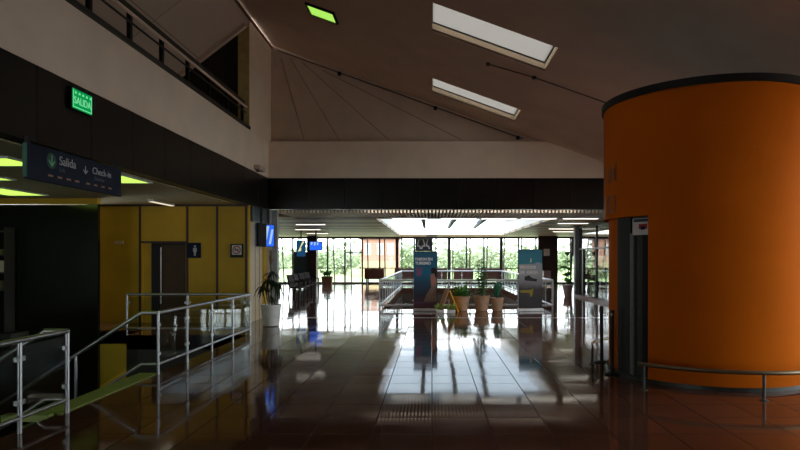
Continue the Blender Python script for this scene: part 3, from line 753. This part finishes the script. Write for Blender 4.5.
t = banner('grey and teal roll-up banner angled beside the right railing end', (3.16, 19.25, 0), R(9), .78, 1.95, M['banner2'])
text('lettering', 'SERVICIOS', .125, M['printgrey'], mat_facing((-.35, Y, 1.40), (1, 0, 0)), t, depth=.001, xs=.9)
text('lettering', 'DE', .125, M['printgrey'], mat_facing((-.35, Y, 1.24), (1, 0, 0)), t, depth=.001, xs=.9)
text('lettering', 'CARGA', .125, M['printgrey'], mat_facing((-.12, Y, 1.24), (1, 0, 0)), t, depth=.001, xs=.85)
MB().poly([(-.02, Y, 1.56), (.03, Y, 1.56), (.035, Y, 1.68), (-.0, Y, 1.70)], (0, .003, 0)).build('printed_mark', M['printgrey'], t)
MB().poly([(-.2, Y, 1.10), (-.05, Y, 1.15), (.05, Y, 1.06), (.22, Y, 1.02), (.2, Y, .94), (.02, Y, .96), (-.2, Y, .98)], (0, .003, 0)).build('printed_vehicle', M['printdark'], t)
MB().poly([(-.36, Y, .66), (-.02, Y, .68), (.10, Y, .72), (.06, Y, .50), (.0, Y, .44), (-.04, Y, .58), (-.34, Y, .60)], (0, .003, 0)).build('printed_stroke', M['printyellow'], t)

# --- A-frame board seen edge-on
t = thing('a_frame_board', 'yellow and brown folding board standing open beside the teal banner', 'sign', (.50, 18.97, 0), R(16))
MB().bar((.0, 0, .70), (.29, 0, .0), .40, .035, up=(1, 0, .42)).build('front_board', M['yellowboard'], t)
MB().bar((-.02, 0, .70), (-.28, 0, .0), .40, .03, up=(-1, 0, .42)).build('back_board', M['brownboard'], t)
MB().tube([(-.01, -.2, .705), (-.01, .2, .705)], .02).build('hinge', M['black'], t)

# --- potted plants
def pot(t, r0, r1, h, mat, rim=.03):
    p = MB().lathe([(r0*.9, 0), (r0, .01), (r1, h-.05), (r1+rim*.5, h-.05), (r1+rim*.5, h), (r1-.02, h), (r1-.03, h-.04)], 28).build('pot', mat, t)
    MB().lathe([(r1-.028, h-.06), (r1-.028, h-.035)], 20).build('soil', M['soil'], t)
    return p
def foliage(rosettes, seed):
    rnd = random.Random(seed); m = MB()
    for (bx, by, bz, cnt, l0, l1, w, rise, droop) in rosettes:
        for i in range(cnt):
            az = 2*PI*i/cnt+rnd.uniform(-.4, .4); L = rnd.uniform(l0, l1)
            m.leaf((bx, by, bz+rnd.uniform(-.03, .03)), az, L*rnd.uniform(.6, 1), w*rnd.uniform(.8, 1.2), rise*rnd.uniform(.6, 1.3), droop*rnd.uniform(.6, 1.3))
    return m
# pots in front of the void railing
t = thing('potted_plant', 'bushy potted plant in a tan pot beside the yellow board', 'plant', (.97, 19.35, 0), group='potted plants before the void railing')
pot(t, .18, .25, .47, M['tanpot'])
foliage([(x, y, .46, 26, .18, .36, .085, r, .16) for x, y, r in ((0, 0, .45), (.08, .05, .32), (-.1, -.03, .36), (.0, -.08, .25), (.1, -.08, .2), (-.14, .05, .2))], 1).build('leaves', M['leaf'], t)
t = thing('potted_plant', 'tall thin potted plant in the middle tan pot', 'plant', (1.60, 19.35, 0), group='potted plants before the void railing')
pot(t, .20, .26, .49, M['tanpot'])
for sx, sy, h in ((0, 0, 1.75), (.07, .04, 1.45), (-.08, .03, 1.55), (.03, -.07, 1.2)):
    MB().tube([(sx*.6, sy*.6, .45), (sx, sy, h*.6), (sx*1.6, sy*1.4, h)], [.012, .010, .004], 6).build('stem', M['stem'], t)
foliage([(sx*(1+z*.3), sy*(1+z*.3), z, 9, .12, .24, .065, .10, .10) for sx, sy, h in ((0, 0, 1.75), (.07, .04, 1.45), (-.08, .03, 1.55), (.03, -.07, 1.2)) for z in [.55+.11*i for i in range(int((h-.5)/.11))]], 2).build('leaves', M['leaf'], t)
t = thing('potted_plant', 'small blue-green leafy plant in the tan pot nearest the grey banner', 'plant', (2.10, 19.35, 0), group='potted plants before the void railing')
pot(t, .16, .21, .42, M['tanpot'])
foliage([(0, 0, .42, 16, .15, .28, .085, .45, .14), (.02, 0, .58, 14, .12, .26, .08, .40, .16), (-.03, .02, .72, 9, .1, .2, .05, .3, .1)], 3).build('leaves', M['leafblue'], t)
for k, (x, lab) in enumerate(((.25, 'low lime-leaved plant in a white trough nearest the teal banner'), (.59, 'low lime-leaved plant in a white trough before the yellow board'))):
    t = thing('trough_plant', lab, 'plant', (x, 18.6, 0), group='low lime-leaved plants')
    MB().box(-.13, .13, -.08, .08, 0, .10).build('trough', M['whitepot'], t, bevel=.012)
    MB().box(-.12, .12, -.07, .07, .101, .105).build('soil', M['soil'], t)
    foliage([(dx, 0, .10, 14, .08, .17, .065, .20, .08) for dx in (-.09, 0, .09)], 10+k).build('leaves', M['leaflime'], t)
# big dark-leaved plant by the pale return wall
t = thing('potted_plant', 'tall dark drooping plant in a white pot by the pale return wall', 'plant', (-4.02, 15.0, 0), group='large potted plants')
MB().lathe([(.17, 0), (.20, .02), (.245, .50), (.26, .50), (.26, .54), (.235, .54), (.225, .50)], 32).build('pot', M['whitepot'], t)
MB().lathe([(.222, .48), (.222, .505)], 20).build('soil', M['soil'], t)
m = MB().tube([(.02, 0, .5), (.0, .02, .8), (-.02, .02, 1.75)], [.022, .018, .012], 8).tube([(-.06, .04, .5), (-.1, .05, 1.1)], .014, 8).tube([(.09, -.04, .5), (.14, -.03, 1.05)], .014, 8).tube([(-.12, -.06, .5), (-.19, -.08, .95)], .012, 8)
m.build('stem', M['stem'], t)
foliage([(-.1, .05, 1.1, 22, .25, .46, .055, .25, .52), (.14, -.03, 1.05, 20, .2, .42, .055, .22, .50), (-.19, -.08, .95, 16, .15, .32, .05, .2, .45), (0, .02, 1.28, 16, .2, .40, .05, .25, .45), (.02, 0, .62, 16, .10, .22, .05, .2, .2)], 4).build('leaves', M['leafdark'], t)
foliage([(-.02, .02, 1.52, 9, .05, .12, .04, .22, .03), (-.02, .02, 1.70, 8, .04, .10, .035, .2, .02)], 5).build('upper_leaves', pbr('yellowing_leaf', (.22, .14, .02), .5, var=.2), t)
# terracotta pot near the window wall
t = thing('potted_plant', 'leafy plant in a square terracotta planter beside the dark column', 'plant', (-6.5, 37.2, 0), group='large potted plants'); t.scale = (.72, .72, .9)
MB().poly([(-.38, -.3, 0), (.38, -.3, 0), (.45, -.35, .62), (-.45, -.35, .62)], (0, .68, 0)).build('planter', M['terracotta'], t, bevel=.02)
MB().box(-.40, .40, -.30, .28, .621, .63).build('soil', M['soil'], t)
foliage([(dx, 0, .62, 18, .25, .5, .09, .55, .2) for dx in (-.2, 0, .2)], 6).build('leaves', M['leaf'], t)
# tall plant by the grey pillar
t = thing('potted_plant', 'tall broad-leaved plant in a pale pot beside the grey pillar', 'plant', (6.02, 26.6, 0), group='large potted plants')
pot(t, .15, .22, .50, M['pinkpost'])
MB().tube([(0, 0, .45), (.03, 0, 1.1), (-.02, 0, 1.8)], [.03, .025, .01], 8).tube([(0, 0, .6), (-.15, .05, 1.3)], [.02, .01], 8).build('stem', M['stem'], t)
foliage([(0, 0, .62, 18, .2, .40, .17, .3, .2), (-.02, 0, .9, 18, .2, .40, .17, .25, .2), (-.15, .05, 1.3, 12, .15, .32, .14, .15, .2), (.02, 0, 1.2, 12, .15, .3, .14, .2, .2), (0, 0, 1.55, 12, .14, .30, .12, .15, .2), (-.02, 0, 1.8, 10, .12, .26, .10, .25, .12)], 8).build('leaves', M['leaf'], t)

# --- armchairs along the left side of the far hall
def armchair(label, loc, rz):
    t = thing('armchair', label, 'chair', loc, rz, group='wooden armchairs in the far hall')
    MB().box(-.26, .26, -.26, .24, .40, .47).build('seat', M['wood'], t, bevel=.02)
    b = MB().poly([(-.24, .22, .44), (.24, .22, .44), (.24, .36, .98), (-.24, .36, .98)], (0, .035, 0)).build('backrest', M['wood'], t)
    MB().poly([(-.20, .208, .52), (.20, .208, .52), (.20, .318, .93), (-.20, .318, .93)], (0, .02, 0)).build('back_cushion', M['seatpale'], b)
    for sx in (-1, 1):
        for (y0, y1, h) in ((-.24, -.22, .66), (.26, .22, .44)):
            MB().bar((sx*.27, y0, 0), (sx*.27, y1, h), .045, .045, up=(1, 0, 0)).build('leg', M['wood'], t)
        MB().bar((sx*.27, -.27, .67), (sx*.27, .30, .69), .06, .035).build('armrest', M['wood'], t)
    return t
ch = armchair('first dark wooden armchair of the row behind the white-potted plant', (-5.75, 25.6, 0), R(75))
for i, (x, y, lab) in enumerate(((-5.85, 27.0, 'second dark wooden armchair in the row, counting from the white-potted plant'),
                               (-5.95, 28.6, 'third dark wooden armchair in the row, counting from the white-potted plant'),
                               (-6.1, 30.4, 'last dark wooden armchair in the row, nearest the dark column'))):
    dup(ch, (x, y, 0), R(75-6*i), lab)
# --- brown benches facing the windows
def bench(label, loc):
    t = thing('waiting_bench', label, 'bench', loc, group='brown waiting benches')
    MB().box(-.62, .62, .02, .50, .38, .46).build('seat', M['bench'], t, bevel=.02)
    MB().box(-.62, .62, -.08, .0, .36, 1.03).build('backrest', M['bench'], t, bevel=.02)
    for x in (-.5, .5):
        MB().box(x-.03, x+.03, -.05, .45, 0, .38).build('leg', M['black'], t)
    return t
bl = ['brown waiting bench by the window just left of the left railing', 'brown waiting bench by the window left of the teal banner', 'brown waiting bench by the window, first right of the teal banner',
      'brown waiting bench by the window behind the tall thin potted plant', 'brown waiting bench by the window beside the grey and teal banner']
b0 = bench(bl[0], (-3.65, 38.0, 0))
for x, lab in zip((-1.75, .35, 2.0, 3.7), bl[1:]): dup(b0, (x, 38.0, 0), None, lab)
# --- cafe tables and chairs behind the right glass
def cafe_table(label, loc):
    t = thing('cafe_table', label, 'table', loc, group='cafe tables behind the glass')
    MB().lathe([(.40, .72), (.42, .735), (.42, .75), (.40, .755)], 28).build('tabletop', M['wood'], t)
    MB().tube([(0, 0, .02), (0, 0, .72)], .035).build('pedestal', M['black'], t)
    MB().lathe([(.25, 0), (.25, .015), (.04, .035)], 24).build('foot', M['black'], t)
    return t
def cafe_chair(label, loc, rz):
    t = thing('cafe_chair', label, 'chair', loc, rz, group='cafe chairs behind the glass')
    MB().box(-.21, .21, -.21, .21, .43, .46).build('seat', M['wood'], t, bevel=.01)
    MB().box(-.20, .20, .20, .225, .60, .88).build('backrest', M['wood'], t)
    for sx in (-1, 1):
        MB().bar((sx*.19, -.19, 0), (sx*.19, -.18, .43), .03, .03).build('leg', M['black'], t)
        MB().bar((sx*.19, .20, 0), (sx*.19, .21, .9), .03, .03).build('leg', M['black'], t)
    return t
t0 = cafe_table('round cafe table nearer the glass partition', (8.2, 30.2, 0)); dup(t0, (9.4, 33.2, 0), None, 'round cafe table deeper in the cafe')
c0 = cafe_chair('dark cafe chair on the near side of the nearer cafe table', (7.9, 29.4, 0), R(160))
for x, y, a, lab in ((8.95, 30.5, -80, 'dark cafe chair right of the nearer cafe table'), (8.0, 31.0, 10, 'dark cafe chair on the far side of the nearer cafe table'),
                     (9.2, 32.4, 170, 'dark cafe chair on the near side of the deeper cafe table'), (10.15, 33.4, -85, 'dark cafe chair right of the deeper cafe table')):
    dup(c0, (x, y, 0), R(a), lab)
# --- notice and bin by the brown panel
tag(MB().box(-.19, .19, -.012, 0, -.22, .22).build('wall_notice', M['paper'], loc=(7.30, 38.195, 2.06)), 'white paper notice on the dark brown panel', 'notice')
t = thing('litter_bin', 'pale pink upright bin standing before the dark brown panel', 'bin', (6.95, 36.4, 0))
MB().box(-.22, .22, -.2, .2, 0, .86).build('body', M['pinkpost'], t, bevel=.02)
MB().box(-.23, .23, -.21, .21, .862, .93).build('lid', M['pinkpost'], t, bevel=.01)
# --- dark panel with white curls up in the window
t = thing('window_panel', 'dark square panel with white curls above the teal banner', 'sign', (-.55, 39.80, 2.15))
MB().box(-.55, .55, -.03, 0, 0, .82).build('panel', M['printdark'], t)
m = MB()
for cx_, s in ((-.33, 1), (-.02, -1), (.26, 1)):
    m.tube([(cx_+.11*math.cos(a*.55)*s*(1-.05*a), -.04, .15+.055*a+.10*math.sin(a*.9)) for a in range(11)], .04, 6)
m.build('curls', M['paper'], t)
# --- linear lamps in the far ceiling
def strip_lamp(x, y, label):
    t = thing('ceiling_strip_lamp', label, 'lamp', (x, y, 3.1 if y > 20.6 else 3.075), group='white strip lamps in the far ceiling')
    MB().box(-.62, .62, -.07, .07, -.05, -.0005).build('housing', M['aluminium'], t)
    MB().box(-.58, .58, -.05, .05, -.062, -.051).build('tube', M['tube'], t)
    return t
s0 = strip_lamp(.9, 20.2, 'white strip lamp at the slat edge over the yellow board')
for x, y, lab in ((-.75, 20.2, 'white strip lamp at the slat edge over the teal banner'), (2.25, 20.2, 'white strip lamp at the slat edge, second left of the orange drum'.replace('second', 'third')),
                  (3.6, 20.2, 'white strip lamp at the slat edge, second left of the orange drum'), (5.0, 20.2, 'white strip lamp at the slat edge nearest the orange drum')):
    o = dup(s0, (x, y, 3.075), None, lab)
for x, y, lab in ((-4.9, 24.2, 'white strip lamp in the ceiling nearer the light pillar'), (-5.9, 28.5, 'white strip lamp in the ceiling above the blue screen'),
                  (5.5, 23.4, 'white strip lamp in the ceiling nearest the glass partition'), (6.0, 27.8, 'white strip lamp in the ceiling over the grey pillar'),
                  (6.8, 30.8, 'white strip lamp in the ceiling before the dark brown panel'), (-6.3, 33.0, 'white strip lamp in the ceiling before the dark column')):
    o = dup(s0, (x, y, 3.1), None, lab)
# --- guard rail around the drum
GR = 1.86; gz = .33
def guard(label, a0, a1, posts):
    t = thing('guard_rail', label, 'railing', (DC[0], DC[1], 0), group='guard rails round the orange drum')
    MB().tube([(GR*math.cos(a0+(a1-a0)*i/40), GR*math.sin(a0+(a1-a0)*i/40), gz) for i in range(41)], .026, 10).build('rail', M['brass'], t)
    for a in posts:
        x, y = GR*math.cos(a), GR*math.sin(a)
        po = MB().tube([(x, y, .01), (x, y, gz)], .018, 10).build('post', M['steeldark'], t)
        MB().lathe([(.05, 0), (.05, .008), (.02, .015)], 16, (x, y)).build('foot_plate', M['steeldark'], po)
g0 = hit(641, GR) % (2*PI)
guard('bronze low guard rail curving round the front of the orange drum', g0-.02, g0+3.0, [g0+.02, hit(764, GR) % (2*PI), g0+1.9, g0+2.9])
g1 = math.atan2(9.7-DC[1], 2.45-DC[0]) % (2*PI)
GR = math.hypot(9.62-DC[1], 2.57-DC[0]); g1 = math.atan2(9.62-DC[1], 2.57-DC[0])
guard('low guard rail stub on the far side of the elevator', g1, g1-1.0, [g1-.01, g1-.6])
# --- queue posts
def stanchion(label, loc, h):
    t = thing('queue_post', label, 'post', loc, group='queue posts by the elevator')
    MB().lathe([(.115, 0), (.115, .012), (.03, .035)], 24).build('post_base', M['black'], t)
    MB().tube([(0, 0, .03), (0, 0, h-.10)], .028, 14).build('pole', M['black'], t)
    MB().lathe([(.034, h-.10), (.034, h-.01), (.02, h)], 16).build('belt_head', M['darkmatt'], t)
    return t
stanchion('black queue post left of the pair by the elevator', (2.765, 9.78, 0), .92)
t = stanchion('black queue post with a brass head nearest the elevator door', (2.62, 8.74, 0), .94)
MB().lathe([(.037, .86), (.037, .90)], 16).build('brass_collar', M['brass'], t)
# --- letters on the drum and the notice over the elevator
def arcbox(m, pa, pb, z0, z1): 
    a, b = hit(pa, DR), hit(pb, DR); m.arc(DC, DR+.001, DR+.006, min(a, b), max(a, b), z0, z1, n=4)
def zpx(py, px=610): return EYE+(CY-py)/FX*9.15
m = MB()
for (pa, pb, ya, yb) in ((605.2, 605.8, 168, 186), (609.3, 610.2, 168, 186), (615.5, 616.5, 167, 185), (605.8, 609.3, 168, 169), (611, 615, 177, 178), (611, 612, 172, 184), (614, 615, 172, 184),
                         (605.2, 605.8, 197, 216), (609.3, 610.2, 198, 215), (614.5, 615.5, 198, 214), (605.8, 609.3, 206, 207), (611, 614, 198.5, 199.5), (611, 614, 213, 214)):
    arcbox(m, pa, pb, zpx(yb), zpx(ya))
m.build('lettering', M['orangeline'], drum_wall)
t = thing('elevator_notice', 'pale notice with a small red arch above the elevator door', 'sign', (DC[0], DC[1], 0))
an = hit(633.5, RI) % (2*PI)
MB().arc((0, 0), RI-.015, RI+.02, an, A1-.015, 2.02, 2.25, n=8).build('panel', M['paper'], t)
ac = hit(644, RI) % (2*PI)
MB().arc((0, 0), RI+.021, RI+.024, ac-.05, ac+.05, 2.10, 2.17, n=6).build('emblem', M['red'], t)
MB().arc((0, 0), RI+.0245, RI+.027, ac-.025, ac+.025, 2.09, 2.14, n=4).build('emblem_core', M['navy'], t)
MB().arc((0, 0), RI+.021, RI+.024, an+.02, A1-.02, 2.20, 2.24, n=6).build('heading_band', M['shopblue'], t)
# --- conduits on roof and gable
def rp(px, py, off=.03):
    dx, dz = (px-CX)/FX, (CY-py)/FX; d = (6.322-EYE)/(dz+.36*dx); return (dx*d, d, EYE+dz*d-off)
t = thing('roof_conduit', 'thin dark conduit along the roof between skylight and orange drum', 'conduit', (0, 0, 0))
MB().tube([rp(489, 63), rp(534, 76), rp(622, 107)], .015, 8).build('pipe', M['pipe'], t)
MB().tube([(rp(489, 63)[0]-.05, rp(489, 63)[1]-.02, rp(489, 63)[2]), rp(489, 63)], .04, 10).build('end_box', M['darkmatt'], t)
p = rp(534, 76); MB().box(p[0]-.04, p[0]+.04, p[1]-.04, p[1]+.04, p[2]-.03, p[2]+.02).build('junction_box', M['black'], t)
t = thing('gable_conduit', 'thin dark conduit along the top edge of the gable', 'conduit', (0, 0, 0))
MB().tube([(x, DF+.24, zr(x)-.10) for x in (-4.6, -2, 0, 2.7)], .02, 8).build('pipe', M['pipe'], t)
for x in (-2.75, .1, 2.55): MB().box(x-.05, x+.05, DF+.2, DF+.28, zr(x)-.18, zr(x)-.08).build('junction_box', M['black'], t)
# --- display shelf glimpsed behind the office glass edge
t = thing('display_shelf', 'dim shelf unit with pale boxes at the edge of the dark office front', 'shelf', (-10.2, 13.8, 0))
MB().box(-.02, .02, -.15, .15, 0, 2.4).box(.46, .50, -.15, .15, 0, 2.4).build('side_panel', M['darkmatt'], t)
for z in (.95, 1.35, 1.75, 2.3): MB().box(.02, .46, -.15, .15, z, z+.03).build('shelf_board', M['steeldark'], t)
t.location.z = 0
# floor for the shelf: a ledge in front of the office glass
S('floor_office_ledge', MB().box(-12.0, -9.4, 13.4, 13.99, -.3, 0), M['darkmatt'])
for i, (x, z, w, h) in enumerate(((.1, 1.381, .12, .2), (.28, 1.381, .14, .26), (.1, 1.781, .2, .12), (.12, .981, .2, .2))):
    o = tag(MB().box(0, w, -.08, .08, 0, h).build('shelf_box', M['gable'], loc=(-10.2+x, 13.8, z)), ['small pale box on the second shelf of the dim shelf unit', 'taller pale box on the second shelf of the dim shelf unit',
        'flat pale box on the third shelf of the dim shelf unit', 'pale box on the lowest shelf of the dim shelf unit'][i], 'box')

# --- outside things: leaning struts, trees, house
for k in range(-4, 14):
    x = X0+MOD*k+.28
    if k in (0,): x += .0
    MB().tube([(x, 40.5, 3.05), (x*1.01, 41.6, -.05)], .045, 8).build('canopy_strut', M['mullion'], kind='structure')
def tree(label, x, y, h, w, seed, mat, trunk=True):
    t = thing('tree', label, 'tree', (x, y, -.1), group='trees and bushes beyond the windows'); rnd = random.Random(seed)
    m = MB()
    blobs = [(rnd.uniform(-w*.3, w*.3), rnd.uniform(-w*.25, w*.25), h*rnd.uniform(.35, .8), rnd.uniform(.25, .42)*w) for _ in range(7)]
    for (bx, by, bz, br) in blobs:
        for i in range(90):
            v = Vector((rnd.gauss(0, 1), rnd.gauss(0, 1), rnd.gauss(0, .85))).normalized()*br*rnd.uniform(.6, 1.05)
            p = Vector((bx, by, min(bz, h-br*.6)))+v
            if p.z < .05: continue
            s = w*.045*rnd.uniform(.6, 1.3); a = Vector((rnd.gauss(0,1), rnd.gauss(0,1), rnd.gauss(0,1))).normalized(); b = a.orthogonal().normalized(); c = a.cross(b)
            m.quad(p+b*s, p+c*s*.7, p-b*s, p-c*s*.7)
    m.build('crown', mat, t)
    MB().tube([(0, 0, 0), (w*.02, 0, h*.35), (0, 0, h*.7)], [w*.05, w*.04, w*.02], 8).build('trunk', M['bark'], t)
rnd = random.Random(21)
HS = .86
spots = [(-31, 2.6), (-26.5, 2.2), (-18, 2.9), (-13.5, 2.3), (-9.6, 2.6), (-2.8, 3.6), (.4, 2.1), (3.6, 2.7), (6.4, 3.3), (9.0, 2.3), (11.6, 3.0), (14.6, 2.5), (17.5, 3.4), (21, 2.6), (25, 3.2)]
names = ['first', 'second', 'third', 'fourth', 'fifth', 'sixth', 'seventh', 'eighth', 'ninth', 'tenth', 'eleventh', 'twelfth', 'thirteenth', 'fourteenth', 'fifteenth']
for i, (x, h) in enumerate(spots):
    tree('pale green bush outside the windows, %s of the row from the left' % names[i], x, 66+(7 if i % 2 else 0)+rnd.uniform(-.5, .5), h*HS, 4.2+rnd.uniform(-.4, .4), 100+i, M['tree'] if i % 2 else M['treepale'])
# distant hedge line
m = MB(); rnd = random.Random(5)
for i in range(5200):
    x = rnd.uniform(-90, 110); z = abs(rnd.gauss(0, 1.3))+rnd.uniform(0, 1.2); y = 110+rnd.uniform(-4, 4); s = rnd.uniform(.3, .8)
    m.quad((x-s, y, z), (x, y+.1, z-s*.6), (x+s, y, z), (x, y-.1, z+s*.6))
o = m.build('hedge_foliage', M['treepale'], kind='stuff'); tag(o, 'distant pale hedge line across the lawn', 'hedge')
t = thing('house', 'pink house outside the window left of the floor opening', 'building', (-5.1, 58, -.1))
MB().box(-1.75, 1.75, 0, 4, 0, 3.6).build('wall', M['pink'], t)
MB().box(-1.75, 1.75, -.05, 0, 0, 1.5).build('lower_wall', M['tanwall'], t)
MB().box(-1.95, 1.95, -.25, 4.2, 3.6, 3.8).build('roof', M['mullionred'], t)
for x in (-1.1, .1, 1.1):
    w = MB().box(x-.3, x+.3, -.08, -.001, 2.1, 3.2).build('window', M['paper'], t)
    MB().box(x-.24, x+.24, -.09, -.081, 2.16, 3.14).build('pane', M['greypillar'], w)

# ================================================================== LIGHT AND CAMERA
W = bpy.data.worlds.new('overcast'); bpy.context.scene.world = W; W.use_nodes = True
nt = W.node_tree; bg = nt.nodes['Background']; bg.inputs['Color'].default_value = (.93, .97, 1.0, 1); bg.inputs['Strength'].default_value = 3.5
def portal(name, loc, rot, sx, sy):
    l = bpy.data.lights.new(name, 'AREA'); l.shape = 'RECTANGLE'; l.size = sx; l.size_y = sy; l.cycles.is_portal = True
    o = bpy.data.objects.new(name, l); C.objects.link(o); o.location = loc; o.rotation_euler = rot
portal('sky_portal_windows', ((LX+RX)/2, BK+.2, 1.55), (R(-90), 0, 0), RX-LX, 3.1)
portal('sky_portal_skylight', ((SO[0]+SO[1])/2, (SO[2]+SO[3])/2, 3.45), (0, 0, 0), SO[1]-SO[0], SO[3]-SO[2])
portal('sky_portal_added_right', (7.79, (GY0+GY1)/2, GZ/2), (0, R(90), 0), GZ, GY1-GY0)
portal('sky_portal_front', (-8.55, -6.48, 1.45), (R(90), 0, 0), 5.9, 2.9)

cam = bpy.data.cameras.new('camera'); cam.sensor_width = 36; cam.lens = 36*FX/800
cam.shift_x = -(CX-400)/800; cam.shift_y = (CY-225)/800; cam.clip_end = 600
co = bpy.data.objects.new('camera', cam); C.objects.link(co); co.location = (0, 0, EYE); co.rotation_euler = (R(90), 0, 0)
sc = bpy.context.scene; sc.camera = co
sc.view_settings.view_transform = 'Standard'; sc.view_settings.look = 'None'; sc.view_settings.exposure = 0.97; sc.view_settings.gamma = 1
sc.view_settings.use_curve_mapping = False
sc.cycles.max_bounces = 10; sc.cycles.diffuse_bounces = 6; sc.cycles.glossy_bounces = 5; sc.cycles.transparent_max_bounces = 16
sc.cycles.sample_clamp_indirect = 6; sc.cycles.caustics_reflective = False
